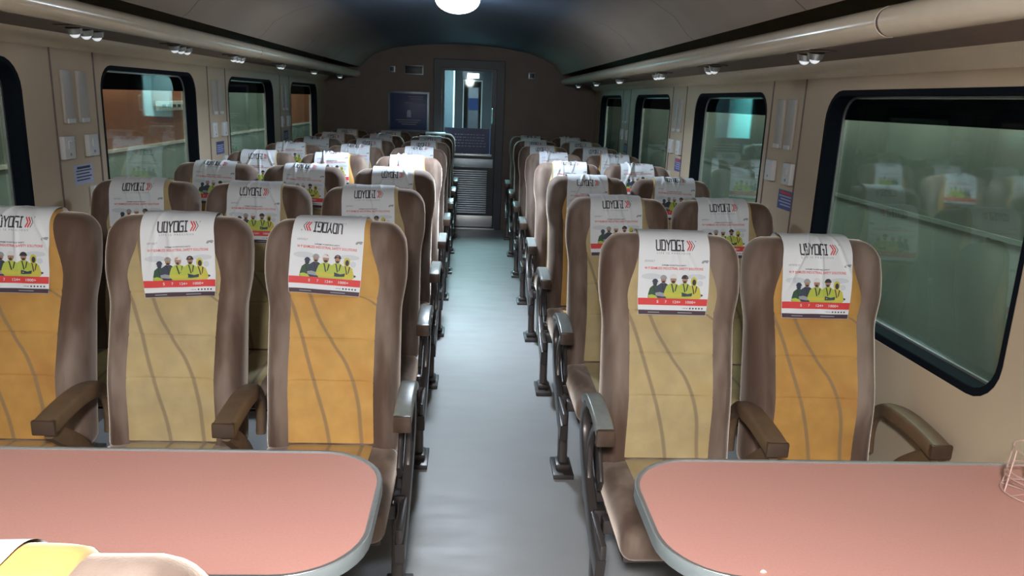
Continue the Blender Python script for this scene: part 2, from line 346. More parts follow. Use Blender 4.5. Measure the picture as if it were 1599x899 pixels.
# ---------------------------------------------------------------- door
D = struct(empty('door_1', ((DX0+DX1)/2, YB, 0))); D0 = Vector(((DX0+DX1)/2, YB, 0))
def dloc(o): 
    o.matrix_parent_inverse = Matrix.Translation(-D0); return o
def dbox(name, x0, x1, y0, y1, z0, z1, mt, bev=.002, par=D): return dloc(bxo(name, (x0, x1, y0, y1, z0, z1), mt, par, bev))
o = extr('door_frame', [(DX0-.09, 0), (DX0, 0), (DX0, DZ), (DX1, DZ), (DX1, 0), (DX1+.09, 0), (DX1+.09, DZ+.09), (DX0-.09, DZ+.09)], [], .10, 'framegrey', D, bevel=.006)
end_plane(o, YB+.02, Matrix.Translation(-D0))
o = extr('door_leaf', [(DX0, .015), (DX1, .015), (DX1, DZ-.005), (DX0, DZ-.005)], [rr_at(DX0+.035, DX1-.06, .935, DZ-.03, .01)], .04, 'doorframe', D, bevel=.003)
end_plane(o, YB+.03, Matrix.Translation(-D0))
dbox('door_glass', DX0+.03, DX1-.055, YB+.026, YB+.032, .93, DZ-.025, 'clear', 0)
dbox('notice_panel', DX0+.045, DX1-.068, YB+.012, YB+.020, .945, 1.255, 'bluesign', 0)
bm = bmesh.new()
for i, zz in enumerate((1.17, 1.135, 1.10, 1.065, 1.03)):
    x = DX0+.17
    while x < DX1-.14:
        wl = random.uniform(.015, .05); box(bm, x, min(x+wl, DX1-.11), YB+.0105, YB+.012, zz, zz+.012); x += wl+.012
dloc(obj('notice_lettering', bm, 'sticker', D, False))
bm = bmesh.new(); box(bm, DX0+.075, DX0+.12, YB+.0105, YB+.012, 1.13, 1.18, .001); dloc(obj('notice_emblem', bm, 'sticker', D, False))
dbox('sill_strip', DX0+.02, DX1-.04, YB-.004, YB+.012, .915, .94, 'bright')
dbox('push_bar', DX0+.01, DX1-.02, YB-.012, YB+.012, .775, .885, 'brushed', .006)
bm = bmesh.new()
for i in range(20):
    z = .20+i*.0275; box(bm, DX0+.05, DX1-.09, YB-.006, YB+.014, z, z+.018, .003)
dloc(obj('louvre_panel', bm, 'brushed', D))
dbox('kick_plate', DX0+.01, DX1-.01, YB-.004, YB+.012, .03, .17, 'bright')
dbox('threshold', DX0-.02, DX1+.02, YB-.05, YB+.06, .0, .014, 'bright')
bm = bmesh.new(); sweep(bm, smoothpath([(DX1-.045, YB+.01, 1.32), (DX1-.045, YB-.03, 1.34), (DX1-.045, YB-.03, 1.48), (DX1-.045, YB+.01, 1.50)], 4), circ(.008)); dloc(obj('door_handle', bm, 'bright', D))

# ---------------------------------------------------------------- what the door glass shows: vestibule and the next coach
VX0, VX1 = -.62, .50
struct(bxo('floor_vestibule', (VX0-.6, VX1+.6, YB+.06, 22, -.06, 0), 'floor'))
struct(bxo('ceiling_vestibule', (VX0-.6, VX1+.6, YB+.06, 22, 2.2, 2.26), 'vest_wall'))
struct(bxo('wall_vestibule_left', (VX0-.06, VX0, YB+.06, 22, 0, 2.2), 'vest_wall'))
struct(bxo('wall_vestibule_right', (VX1, VX1+.06, YB+.06, 22, 0, 2.2), 'vest_wall'))
struct(bxo('wall_vestibule_end', (VX0-.06, VX1+.06, 22, 22.06, 0, 2.2), 'stainless'))
tag(bxo('vestibule_panel', (VX0+.001, VX0+.031, 9.75, 11.0, .0, 2.1), 'teal'), 'teal panel beyond the upper left of the end door glass', 'panel')
tag(bxo('wall_cabinet', (.27, .49, 10.6, 11.1, 1.35, 2.05), 'whitep', bev=.01), 'pale cabinet on the right beyond the end door glass', 'cabinet')
for i, (y, x0, x1, zt, lab) in enumerate(((11.3, -.28, .26, 2.03, 'first doorway seen through the end door glass'), (14.6, -.19, .13, 1.92, 'farther doorway framed inside the first one beyond the door'), (19.0, -.14, .10, 1.86, 'smallest innermost doorway seen through the end door glass'))):
    r = empty('gangway_frame', (CX+.1, y, 0))
    o = extr('frame_panel', [(VX0, 0), (x0, 0), (x0, zt), (x1, zt), (x1, 0), (VX1, 0), (VX1, 2.2), (VX0, 2.2)], [], .05, 'framegrey', r)
    end_plane(o, y, Matrix.Translation(-Vector((CX+.1, y, 0))))
    o = extr('edge_trim', [(x0-.02, 0), (x0, 0), (x0, zt), (x1, zt), (x1, 0), (x1+.02, 0), (x1+.02, zt+.02), (x0-.02, zt+.02)], [], .02, 'whitep', r)
    end_plane(o, y-.036, Matrix.Translation(-Vector((CX+.1, y, 0))))
    tag(r, 'grey metal ' + lab, 'doorway', 'gangway frames beyond the end door')
tag(bxo('lit_sign', (-.13, .08, 14.53, 14.56, 1.975, 2.06), 'signglow'), 'small glowing white sign above the second doorway beyond the door', 'sign')
o = tag(bxo('notice_board', (-.17, .15, 21.95, 21.98, 1.30, 1.62), 'blueseat'), 'blue notice at the far end of the next coach, through the door glass', 'notice')
for i, (x, y, lab) in enumerate(((-.48, 12.6, 'left, nearer'), (.34, 12.6, 'right, nearer'), (-.48, 16.2, 'left, farther'), (.34, 16.2, 'right, farther'))):
    r = empty('coach_seat', (x, y, 0)); 
    for nm, d in (('backrest', (-.12, .14, -.05, .06, .42, 1.12)), ('seat', (-.12, .14, -.5, -.05, .34, .46)), ('pedestal', (-.06, .08, -.35, -.15, 0, .34))):
        bxo(nm, d, 'blueseat' if nm != 'pedestal' else 'steel', r, .03 if nm != 'pedestal' else .005)
    tag(r, 'blue seat in the next coach, on the %s through the door glass' % lab, 'seat', 'seats in the next coach')

# ---------------------------------------------------------------- luggage racks
def rack(sg):
    X = lambda d: CX+sg*d
    side = 'right' if sg > 0 else 'left'
    R = empty('luggage_rack', (X(1.26), 3, 1.84)); Z = Matrix.Translation(-Vector((X(1.26), 3, 1.84)))
    # nose moulding: fat rounded lip along the aisle
    bm = bmesh.new(); pr = []
    for i in range(21):
        a = math.radians(-100+i*14); pr.append((-math.cos(a)*.047*sg, math.sin(a)*.041))
    sections = [(YF+.02, 2.06), (2.075, 5.2), (5.215, 8.2), (8.215, YB-.02)]
    for y0, y1 in sections:
        ring = []
        for y in (y0, y1): ring.append([bm.verts.new((X(1.262)+p[0], y, 1.853+p[1])) for p in pr])
        for j in range(len(pr)): bm.faces.new((ring[0][j], ring[0][(j+1) % len(pr)], ring[1][(j+1) % len(pr)], ring[1][j]))
        bm.faces.new(ring[0]); bm.faces.new(ring[1][::-1])
    o = obj('rack_lip', bm, 'cream', R, angle=30); o.matrix_parent_inverse = Z
    bm = bmesh.new()
    for y0, y1 in ((2.06, 2.075), (5.2, 5.215), (8.2, 8.215)):
        ring = [[bm.verts.new((X(1.262)+p[0]*.965, y, 1.853+p[1]*.965)) for p in pr] for y in (y0, y1)]
        for j in range(len(pr)): bm.faces.new((ring[0][j], ring[0][(j+1) % len(pr)], ring[1][(j+1) % len(pr)], ring[1][j]))
    o = obj('lip_joint', bm, 'under', R); o.matrix_parent_inverse = Z
    # shelf underside sloping up then the cove over the windows
    def strip(name, pts, mt, th=.015):
        bm = bmesh.new(); n_ = len(pts)
        A = [[bm.verts.new((X(d), y, z)) for d, z in pts] for y in (YF+.02, YB-.02)]
        B = [[bm.verts.new((X(d), y, z+th)) for d, z in pts] for y in (YF+.02, YB-.02)]
        for i in range(n_-1):
            bm.faces.new((A[0][i], A[0][i+1], A[1][i+1], A[1][i])); bm.faces.new((B[0][i], B[1][i], B[1][i+1], B[0][i+1]))
            for k in (0, 1): bm.faces.new((A[k][i], A[k][i+1], B[k][i+1], B[k][i]))
        for i in (0, -1): bm.faces.new((A[0][i], A[1][i], B[1][i], B[0][i]))
        o = obj(name, bm, mt, R, angle=50); o.matrix_parent_inverse = Z
    strip('shelf_underside', [(1.272, 1.823), (1.30, 1.818), (1.40, 1.815), (1.595, 1.812)], 'under')
    strip('cove_moulding', [(1.575, 1.812), (1.590, 1.795), (1.607, 1.777), (1.625, 1.763), (1.649, 1.753)], 'cream', .02)
    tag(R, 'long cream luggage rack with rounded lip above the %s windows' % side, 'luggage rack', 'luggage racks')
rack(1); rack(-1)
# reading lights under the racks
def reading_light(n_):
    R = empty('reading_light', (0, 0, 0))
    bxo('housing', (-.05, .05, -.05-.045*(n_-1), .05+.045*(n_-1), -.006, 0), 'under', R, .003)
    for i in range(n_):
        y = (i-(n_-1)/2)*.085
        bm = bmesh.new(); bmesh.ops.create_cone(bm, cap_ends=True, segments=18, radius1=.024, radius2=.03, depth=.022, matrix=Matrix.Translation((0, y, -.016)) @ Matrix.Rotation(.25, 4, 'X'))
        obj('lamp_cup', bm, 'alu', R)
        bm = bmesh.new(); bmesh.ops.create_uvsphere(bm, u_segments=16, v_segments=8, radius=.019, matrix=Matrix.Translation((0, y, -.024)))
        obj('lens', bm, 'lens', R)
    return R
ordn = ['first', 'second', 'third', 'fourth', 'fifth', 'sixth', 'seventh', 'eighth']
rl2 = reading_light(2); rl3 = reading_light(3); u2 = u3 = False
for side, ys in (('right', [(2.72, 2), (3.85, 2), (4.95, 3), (6.3, 2), (7.5, 2), (8.8, 2)]), ('left', [(2.33, 3), (3.13, 3), (4.1, 3), (5.05, 3), (6.15, 2), (7.4, 2), (8.8, 2)])):
    for i, (y, k) in enumerate(ys):
        if k == 2: o = rl2 if not u2 else copy_tree(rl2); u2 = True
        else: o = rl3 if not u3 else copy_tree(rl3); u3 = True
        o.location = (CX+(1.33 if side == 'right' else -1.33), y, 1.816)
        tag(o, '%s reading lamp cluster under the %s rack, the %s from the camera' % ('twin' if k == 2 else 'triple', side, ordn[i]), 'reading light', 'reading lights under the racks')

# ---------------------------------------------------------------- ceiling lamps
for i, y in enumerate(LAMP_Y):
    R = empty('ceiling_lamp', (CX+.04, y, 2.236))
    bm = bmesh.new(); bmesh.ops.create_cone(bm, cap_ends=True, segments=40, radius1=.15, radius2=.15, depth=.02, matrix=Matrix.Translation((0, 0, -.012)))
    obj('rim', bm, 'alu', R)
    bm = bmesh.new(); bmesh.ops.create_uvsphere(bm, u_segments=32, v_segments=16, radius=.142)
    for v in bm.verts: v.co.z = v.co.z*.60-.022
    bmesh.ops.delete(bm, geom=[v for v in bm.verts if v.co.z > -.015], context='VERTS')
    obj('diffuser', bm, 'lampglow', R)
    tag(R, ['round white ceiling lamp farthest behind the camera', 'round white ceiling lamp just behind the camera', 'glowing round ceiling lamp over the aisle halfway to the end door'][i], 'ceiling lamp', 'ceiling lamps')
    # keep the point source under the diffuser
# ---------------------------------------------------------------- seats
HW, HT, HB = .24, .058, .395        # half width, half thickness, half height of the backrest block
ZB, R0 = .40, .045
def sstep(t): t = max(0, min(1, t)); return t*t*(3-2*t)
def deform(x, y, z):
    """x,y,z in the undeformed block (z from 0 to .77) -> seat space"""
    h = z/(2*HB); za = ZB+z
    wf = .93+.07*sstep((za-.88)/.14)+.01*sstep((.62-za)/.2)
    wf -= .02*sstep((za-1.13)/.05)
    front = max(0, min(1, -y/HT))
    ax = abs(x)/HW
    bol = .030*math.exp(-((ax-.80)/.17)**2)*(1-.6*sstep((za-1.05)/.12))*(.75+.25*math.cos((za-.7)*9))
    lum = .022*math.exp(-((za-.66)/.12)**2)-.012*math.exp(-((za-.93)/.06)**2)
    yy = y-front*(bol+lum)
    yc = -.150+.150*(h**1.15)+.04+HT*.2
    # top line: soft crown
    zz = za*1.0-.012*(abs(x)/HW)**4*sstep((za-1.0)/.18)
    # soft corner in outline
    if za > 1.08 and ax > .75:
        k = (za-1.08)/.11*(ax-.75)/.25; x = x*(1-.035*k); zz -= .014*k
    return Vector((x*wf, yy+yc, zz))
def backrest_mesh():
    bm = bmesh.new(); hx, hy, hz, r = HW, HT, HB, R0
    def ticks(h, n_):
        inner = [-h+r+(2*h-2*r)*i/n_ for i in range(n_+1)]
        edge = [-h+r*(1-math.cos(math.radians(a)))*0+(-0) for a in ()]
        lo = [-h+r*t for t in (0, .2, .45, .72)]
        return lo+inner+[-v for v in lo[::-1]]
    tx, ty, tz = ticks(hx, 22), ticks(hy, 2), ticks(hz, 26)
    V = {}
    def vert(p):
        k = tuple(round(c, 5) for c in p)
        if k not in V:
            q = Vector((max(-hx+r, min(hx-r, p[0])), max(-hy+r, min(hy-r, p[1])), max(-hz+r, min(hz-r, p[2]))))
            d = Vector(p)-q
            s = q+(d.normalized()*r if d.length > 1e-9 else d)
            V[k] = bm.verts.new(deform(s.x, s.y, s.z+HB))
        return V[k]
    def grid(A, B, f):
        for i in range(len(A)-1):
            for j in range(len(B)-1):
                bm.faces.new([vert(f(A[i], B[j])), vert(f(A[i+1], B[j])), vert(f(A[i+1], B[j+1])), vert(f(A[i], B[j+1]))])
    for s in (-1, 1):
        grid(tx, tz, lambda a, b: (a, s*hy, b)); grid(tx, ty, lambda a, b: (a, b, s*hz)); grid(ty, tz, lambda a, b: (s*hx, a, b))
    return bm
TOPLEN = HT-R0+R0*PI/2            # arc length from top centre to where the front plane begins
def wrap(u, v, off):
    """u across, v along from the top centre line (positive down the front, negative down the back)"""
    s = -1 if v >= 0 else 1; a = abs(v); flat = HT-R0
    if a < flat: y, z, n_ = s*a, 2*HB, Vector((0, 0, 1))
    elif a < TOPLEN:
        t = (a-flat)/R0; y = s*(flat+R0*math.sin(t)); z = 2*HB-R0+R0*math.cos(t); n_ = Vector((0, s*math.sin(t), math.cos(t)))
    else: y, z, n_ = s*HT, 2*HB-R0-(a-TOPLEN), Vector((0, s, 0))
    p = deform(u, y, z); return p+n_*off
def panel_mesh():
    bm = bmesh.new(); nx, nv = 20, 220; v0, v1 = -.05, .770
    seams = [.285, .42, .555]
    rows = []
    for j in range(nv+1):
        v = v0+(v1-v0)*j/nv
        hw = .157-.036*sstep((.24-v)/.16)
        row = []
        for i in range(nx+1):
            t = -1+2*i/nx
            d = min(abs(v-s) for s in seams)
            off = .0040+.0030*(1-t**8) - .0042*math.exp(-(d/.0035)**2)*(1-t**6) + .0018*(1-math.exp(-(d/.04)**2))*(1-t**6) - .0065*(t**30)
            row.append(bm.verts.new(wrap(hw*t, v, off)))
        rows.append(row)
    for j in range(nv):
        for i in range(nx): bm.faces.new((rows[j][i], rows[j][i+1], rows[j+1][i+1], rows[j+1][i]))
    return bm
def cushion_mesh(hx, hy, hz, r, c, crown=.012):
    bm = bmesh.new(); V = {}
    def ticks(h, n_):
        lo = [-h+r*t for t in (0, .25, .6)]; return lo+[-h+r+(2*h-2*r)*i/n_ for i in range(n_+1)]+[-v for v in lo[::-1]]
    tx, ty, tz = ticks(hx, 10), ticks(hy, 8), ticks(hz, 2)
    def vert(p):
        k = tuple(round(q, 5) for q in p)
        if k not in V:
            q = Vector((max(-hx+r, min(hx-r, p[0])), max(-hy+r, min(hy-r, p[1])), max(-hz+r, min(hz-r, p[2]))))
            d = Vector(p)-q; s = q+d.normalized()*r
            s.z += crown*(1-(s.x/hx)**2)*(1-(s.y/hy)**2)*(1 if s.z > 0 else 0)
            V[k] = bm.verts.new(s+Vector(c))
        return V[k]
    def grid(A, B, f):
        for i in range(len(A)-1):
            for j in range(len(B)-1): bm.faces.new([vert(f(A[i], B[j])), vert(f(A[i+1], B[j])), vert(f(A[i+1], B[j+1])), vert(f(A[i], B[j+1]))])
    for s in (-1, 1):
        grid(tx, tz, lambda a, b: (a, s*hy, b)); grid(tx, ty, lambda a, b: (a, b, s*hz)); grid(ty, tz, lambda a, b: (s*hx, a, b))
    return bm
def seat_panel_mesh():
    bm = bmesh.new(); rows = []
    for j in range(25):
        t = j/24; row = []
        for i in range(9):
            x = (-1+i/4)*.14
            if t < .7: y = -.15-t/.7*.395; z = .4465+.012*(1-(x/.228)**2)*(1-((y+.355)/.235)**2)
            else: a = (t-.7)/.3*PI/2; y, z = -.545-.0485*math.sin(a), .4015+.0485*math.cos(a)
            row.append(bm.verts.new((x, y, z)))
        rows.append(row)
    for j in range(24):
        for i in range(8): bm.faces.new((rows[j][i], rows[j][i+1], rows[j+1][i+1], rows[j+1][i]))
    return bm
_me = {}
def cached(key, make, mats):
    if key not in _me:
        o = obj(key, make(), mats); _me[key] = o.data; bpy.data.objects.remove(o)
    return _me[key]
def child(name, me, parent, loc=(0, 0, 0)):
    o = bpy.data.objects.new(name, me); COL.objects.link(o); o.parent = parent; o.location = loc; return o
# armrest between seats: padded wedge curving down at the rear
def inner_arm():
    bm = bmesh.new()
    path = smoothpath([(0, -.43, .625), (0, -.36, .637), (0, -.24, .645), (0, -.13, .63), (0, -.06, .585), (0, -.04, .52), (0, -.05, .44)], 5)
    def pr(t):
        w_ = .033-.017*sstep((t-.38)/.2); h_ = .026 if t < .5 else .026-.008*(t-.5)*2
        return rrect(w_, h_, .012, 3)
    sweep(bm, path, pr); return bm
def arm_bracket():
    bm = bmesh.new(); sweep(bm, smoothpath([(0, -.40, .605), (0, -.36, .57), (0, -.27, .50), (0, -.20, .42), (0, -.18, .36)], 4), rrect(.014, .028, .008, 2)); return bm
def arm_cap():
    bm = bmesh.new(); box(bm, -.034, .034, -.442, -.424, .603, .650, .006); return bm
def aisle_pad():
    bm = bmesh.new(); sweep(bm, smoothpath([(0, -.40, .652), (0, -.33, .668), (0, -.22, .675), (0, -.14, .668), (0, -.09, .640)], 5), rrect(.029, .013, .009, 3)); return bm
def aisle_cap():
    bm = bmesh.new(); box(bm, -.028, .028, -.412, -.394, .615, .668, .006); return bm
def aisle_frame():
    bm = bmesh.new()
    P = smoothpath([(0, -.39, .628), (0, -.30, .645), (0, -.20, .652), (0, -.10, .635), (0, -.04, .575), (0, -.04, .50), (0, -.10, .42), (0, -.20, .35), (0, -.36, .27), (0, -.47, .24)], 6)
    sweep(bm, P, lambda t: rrect(.015, .019+.020*sstep((t-.35)/.3), .006, 2))
    P = smoothpath([(.0, -.33, .635), (0, -.24, .60), (0, -.17, .52), (0, -.17, .43), (0, -.20, .36)], 5)
    sweep(bm, P, rrect(.010, .012, .005, 2)); 
    box(bm, -.010, .010, -.50, -.10, .29, .34, .006)
    return bm
def arm_shade_mesh():  # dark plate added to stand for the shade under the arm
    bm = bmesh.new(); sweep(bm, smoothpath([(0, -.10, .60), (0, -.13, .54), (0, -.20, .46), (0, -.27, .41)], 4), lambda t: rrect(.007, .030+.022*math.sin(PI*t), .006, 2)); return bm
def leg_mesh():
    bm = bmesh.new()
    sweep(bm, [(0, -.28, .34), (0, -.31, .2), (0, -.34, .03)], lambda t: rrect(.020, .034-.008*t, .008, 2)); return bm
def foot_mesh():
    bm = bmesh.new(); box(bm, -.045, .045, -.43, -.25, 0, .022, .004); box(bm, -.032, .032, -.385, -.295, .02, .05, .012); return bm
def beam_mesh():
    bm = bmesh.new(); box(bm, -.24, .24, -.36, -.31, .29, .34, .008); box(bm, -.24, .24, -.16, -.11, .29, .34, .008); return bm
def pan_mesh():
    bm = bmesh.new(); box(bm, -.215, .215, -.55, -.08, .315, .345, .012); return bm
BACK = cached('backrest', backrest_mesh, 'velvet'); CUSH = cached('seat_cushion', lambda: cushion_mesh(.228, .235, .055, .04, (0, -.355, .388)), 'velvet')
PAN = {k: cached('centre_panel_'+k, panel_mesh, k) for k in ('gold', 'khaki', 'amber')}
SPAN = {k: cached('seat_panel_'+k, seat_panel_mesh, k) for k in ('gold', 'khaki', 'amber')}
IARM = cached('inner_armrest', inner_arm, 'arm'); ICAP = cached('inner_cap', arm_cap, 'browncap'); IBR = cached('arm_bracket', arm_bracket, 'arm')
APAD = cached('aisle_pad', aisle_pad, 'pad'); ACAP = cached('aisle_cap', aisle_cap, 'browncap'); AFR = cached('aisle_frame', aisle_frame, 'steel')
ARM_SHADE = cached('arm_shade_plate', arm_shade_mesh, 'steel'); LEG = cached('leg', leg_mesh, 'steel'); FOOT = cached('foot', foot_mesh, 'steel'); BEAM = cached('beam', beam_mesh, 'steel'); SP = cached('seat_pan', pan_mesh, 'steel')
C = [-.455, -.98, -1.49, .680, 1.178]
COLN = ['left-block aisle seat', 'left-block middle seat', 'left-block window seat', 'right-block aisle seat', 'right-block window seat']
def make_seat(col, y, kind, rz=0, x=None):
    R = empty('train_seat', (C[col] if x is None else x, y, 0), rz)
    b = child('backrest', BACK, R); child('centre_panel', PAN[kind], b)
    c = child('seat_cushion', CUSH, R); child('seat_panel', SPAN[kind], c)
    child('seat_pan', SP, R); child('base_beam', BEAM, R)
    def inner(dx):
        a = child('armrest', IARM, R, (dx, 0, 0)); child('end_cap', ICAP, a); child('arm_bracket', IBR, a)
    def aisle(dx):
        a = child('armrest', APAD, R, (dx, 0, 0)); child('end_cap', ACAP, a); child('armrest_frame', AFR, R, (dx, 0, 0))
        child('arm_shade_plate', ARM_SHADE, R, (dx*.915, 0, 0)); l = child('leg', LEG, R, (dx*.93, 0, 0)); child('foot_plate', FOOT, l)
    if col == 0: aisle(.262)
    if col == 1: inner(.262)
    if col == 2: inner(.255); 
    if col == 3: aisle(-.262)
    if col == 4: inner(-.244); inner(.262)
    if col in (2, 4):
        l = child('leg', LEG, R, (-.19 if col == 2 else .19, 0, 0)); child('foot_plate', FOOT, l)
    return R
# kinds per row, front to back
KIND = {0: ['gold', 'khaki', 'khaki', 'amber', 'gold', 'khaki', 'khaki', 'khaki'], 1: ['khaki', 'khaki', 'khaki', 'gold', 'khaki', 'khaki', 'khaki', 'gold'],
        2: ['amber', 'khaki', 'gold', 'khaki', 'khaki', 'khaki', 'gold', 'khaki'], 3: ['khaki', 'khaki', 'gold', 'khaki', 'khaki', 'gold', 'khaki', 'khaki'],
        4: ['amber', 'khaki', 'khaki', 'khaki', 'gold', 'khaki', 'khaki', 'khaki']}
# ---------------------------------------------------------------- headrest cover and its print
def text_mesh(body, cu, cv, width, height, rot180=False, shear=0):
    c = bpy.data.curves.new('t', 'FONT'); c.body = body; c.resolution_u = 2; c.align_x = 'CENTER'; c.align_y = 'CENTER'; c.offset = .018
    t = bpy.data.objects.new('t', c); COL.objects.link(t)
    me = bpy.data.meshes.new_from_object(t.evaluated_get(bpy.context.evaluated_depsgraph_get())); bpy.data.objects.remove(t); bpy.data.curves.remove(c)
    xs = [v.co.x for v in me.vertices]; ys = [v.co.y for v in me.vertices]
    mx, my = (min(xs)+max(xs))/2, (min(ys)+max(ys))/2; sx, sy = width/(max(xs)-min(xs)), height/(max(ys)-min(ys))
    k = -1 if rot180 else 1
    pts = [(cu+k*((v.co.x-mx)*sx+shear*(v.co.y-my)*sy), cv-k*(v.co.y-my)*sy) for v in me.vertices]
    fs = [list(p.vertices) for p in me.polygons]; bpy.data.meshes.remove(me); return pts, fs
def ell(cu, cv, a, b, n_=14, a0=0, a1=360): 
    return [(cu+a*math.cos(math.radians(a0+(a1-a0)*i/n_)), cv+b*math.sin(math.radians(a0+(a1-a0)*i/n_))) for i in range(n_ if a1-a0 == 360 else n_+1)]
INKS = ['ink', 'red', 'grey', 'pale', 'lime', 'yellow', 'navy', 'skin', 'helmet', 'maroon', 'vest']
def stroke(p, q, w_):
    dx, dy = q[0]-p[0], q[1]-p[1]; l = math.hypot(dx, dy); nx_, ny_ = -dy/l*w_/2, dx/l*w_/2
    return [(p[0]+nx_, p[1]+ny_), (q[0]+nx_, q[1]+ny_), (q[0]-nx_, q[1]-ny_), (p[0]-nx_, p[1]-ny_)]
def artwork(flip):
    items = []        # (pts, faces, ink, layer)
    dv = -.020 if flip else 0
    def poly(pts, ink, layer=0): items.append(([(u, v+dv) for u, v in pts], None, ink, layer))
    def txt(s, cu, cv, w_, h_, ink, layer=0, **k):
        p, f = text_mesh(s, cu, cv+(0 if k.get('abs') else dv), w_, h_, k.get('rot', False), k.get('shear', 0)); items.append((p, f, ink, layer))
    # main name in square strokes
    L = {'U': [((0, 0), (0, .75)), ((0, .75), (.18, 1)), ((.18, 1), (.82, 1)), ((1, 0), (1, 1))],
         'D': [((0, 0), (.8, 0)), ((.8, 0), (1, .2)), ((1, .2), (1, 1)), ((0, 1), (1, 1)), ((.1, 0), (.1, 1))],
         'Y': [((0, 0), (.5, .5)), ((1, 0), (.5, .5)), ((.5, .5), (.5, 1))],
         'O': [((0, 0), (1, 0)), ((1, 0), (1, 1)), ((1, 1), (0, 1)), ((0, 1), (0, 0))],
         'G': [((1, 0), (.15, 0)), ((.15, 0), (0, .2)), ((0, .2), (0, 1)), ((0, 1), (1, 1)), ((1, 1), (1, .5)), ((1, .5), (.55, .5))],
         'I': [((.5, 0), (.5, 1)), ((.2, 0), (.8, 0)), ((.2, 1), (.8, 1))]}
    ox, vt, lw, lh, gp = -.062, .056, .0130, .026, .0042
    def fl(p):
        return (-.012-(p[0]+.005), 2*.0675-p[1]-.006) if flip else p
    for i, ch in enumerate('UDYOGI'):
        x0 = ox+i*(lw+gp)-(.002 if ch == 'I' else 0)
        for a, b in L[ch]:
            A, B = (x0+a[0]*lw, vt+a[1]*lh), (x0+b[0]*lw, vt+b[1]*lh)
            d = Vector((B[0]-A[0], B[1]-A[1])); d.normalize(); e = .0013
            q = stroke((A[0]-d.x*e, A[1]-d.y*e), (B[0]+d.x*e, B[1]+d.y*e), .0042)
            items.append(([fl(p) for p in q], None, 'ink', 0))
    for k, ink in ((0, 'red'), (.008, 'red'), (.016, 'ink')):
        x0 = .043+k
        for A, B in (((x0, vt), (x0+.0095, vt+.013)), ((x0+.0095, vt+.013), (x0, vt+.026))):
            items.append(([fl(p) for p in stroke(A, B, .0040 if ink == 'red' else .002)], None, ink, 0))
    items.append(([fl(p) for p in ell(.073, .057, .002, .002, 8)], None, 'grey', 0))
    txt('L I F E   I S   P R E C I O U S', -.003 if not flip else 0, .091 if not flip else .0655, .112, .006, 'grey', rot=flip)
    txt('UDYOGI 7', -.083, .1175, .034, .0065, 'grey', shear=.2)
    poly([(.092, .119), (.098, .112), (.114, .110), (.118, .114), (.113, .117), (.116, .120), (.109, .120), (.104, .117), (.097, .123)], 'grey')
    txt('SUPREME WORKFORCE SAFETY', 0, .1305, .083, .0048, 'ink')
    txt('W P SEAMLESS INDUSTRIAL SAFETY SOLUTIONS', .0, .1405, .198, .0085, 'red')
    # pale world-map smudges
    poly(ell(-.075, .168, .035, .010, 12), 'pale'); poly(ell(.078, .166, .032, .009, 12), 'pale'); poly(ell(-.06, .19, .012, .014, 10), 'pale'); poly(ell(.09, .188, .010, .010, 10), 'pale')
    poly(ell(.094, .227, .008, .004, 10), 'navy')
    # five workers, arms folded
    def worker(cx, top, s, jacket, sleeve, hat, face='skin', layer=1, hood=False):
        b = .239; sh = top+.034*s
        poly([(cx-.008*s, sh-.006), (cx+.008*s, sh-.006), (cx+.021*s, sh+.003), (cx+.027*s, sh+.022), (cx+.029*s, sh+.034), (cx+.022*s, sh+.040), (cx+.019*s, b), (cx-.019*s, b), (cx-.022*s, sh+.040), (cx-.029*s, sh+.034), (cx-.027*s, sh+.022), (cx-.021*s, sh+.003)], jacket, layer)
        poly([(cx-.028*s, sh+.027), (cx-.012*s, sh+.024), (cx+.012*s, sh+.030), (cx+.028*s, sh+.026), (cx+.026*s, sh+.037), (cx, sh+.039), (cx-.026*s, sh+.036)], sleeve, layer+.3)
        poly([(cx-.007*s, sh-.004), (cx-.003*s, sh-.004), (cx+.004*s, sh+.024), (cx, sh+.024)], 'ink', layer+.4)
        poly([(cx+.009*s, sh-.003), (cx+.013*s, sh-.001), (cx+.008*s, sh+.020), (cx+.005*s, sh+.020)], 'ink', layer+.4)
        if hood: poly(ell(cx, top+.015*s, .012*s, .016*s), hat, layer+.5); poly(ell(cx+.001, top+.018*s, .007*s, .011*s), 'ink', layer+.6)
        else:
            poly(ell(cx, top+.016*s, .0095*s, .0135*s), face, layer+.5)
            poly(ell(cx, top+.011*s, .0115*s, .011*s, 10, 180, 360), hat, layer+.6)
            poly([(cx-.013*s, top+.0105*s), (cx+.013*s, top+.0105*s), (cx+.012*s, top+.0135*s), (cx-.012*s, top+.0135*s)], hat, layer+.6)
            poly(ell(cx, top+.024*s, .006*s, .004*s, 8), 'ink', layer+.7)
    worker(-.062, .175, .82, 'vest', 'lime', 'navy', 'navy', 1)
    worker(.069, .168, .92, 'yellow', 'yellow', 'yellow', 'ink', 1, True)
    worker(-.034, .162, .95, 'navy', 'grey', 'grey', 'skin', 2)
    worker(.038, .160, .98, 'lime', 'navy', 'ink', 'skin', 3)
    worker(-.001, .158, 1.08, 'lime', 'yellow', 'helmet', 'skin', 4)
    # red strip with figures, small icons, dark hem
    poly([(-.119, .239), (.119, .239), (.119, .262), (-.119, .262)], 'red', 5.5)
    for s, x, w_ in (('5', -.052, .006), ('7', -.024, .006), ('124+', .014, .026), ('1000+', .062, .034)): txt(s, x, .2505, w_, .009, 'helmet', 6.5)
    for i in range(5): poly(ell(.062+i*.0105, .2715, .003, .003, 8), 'ink')
    txt('udyogi', .045, .2715, .018, .004, 'ink')
    poly([(-.119, .279), (.119, .279), (.119, .2935), (-.119, .2935)], 'maroon')
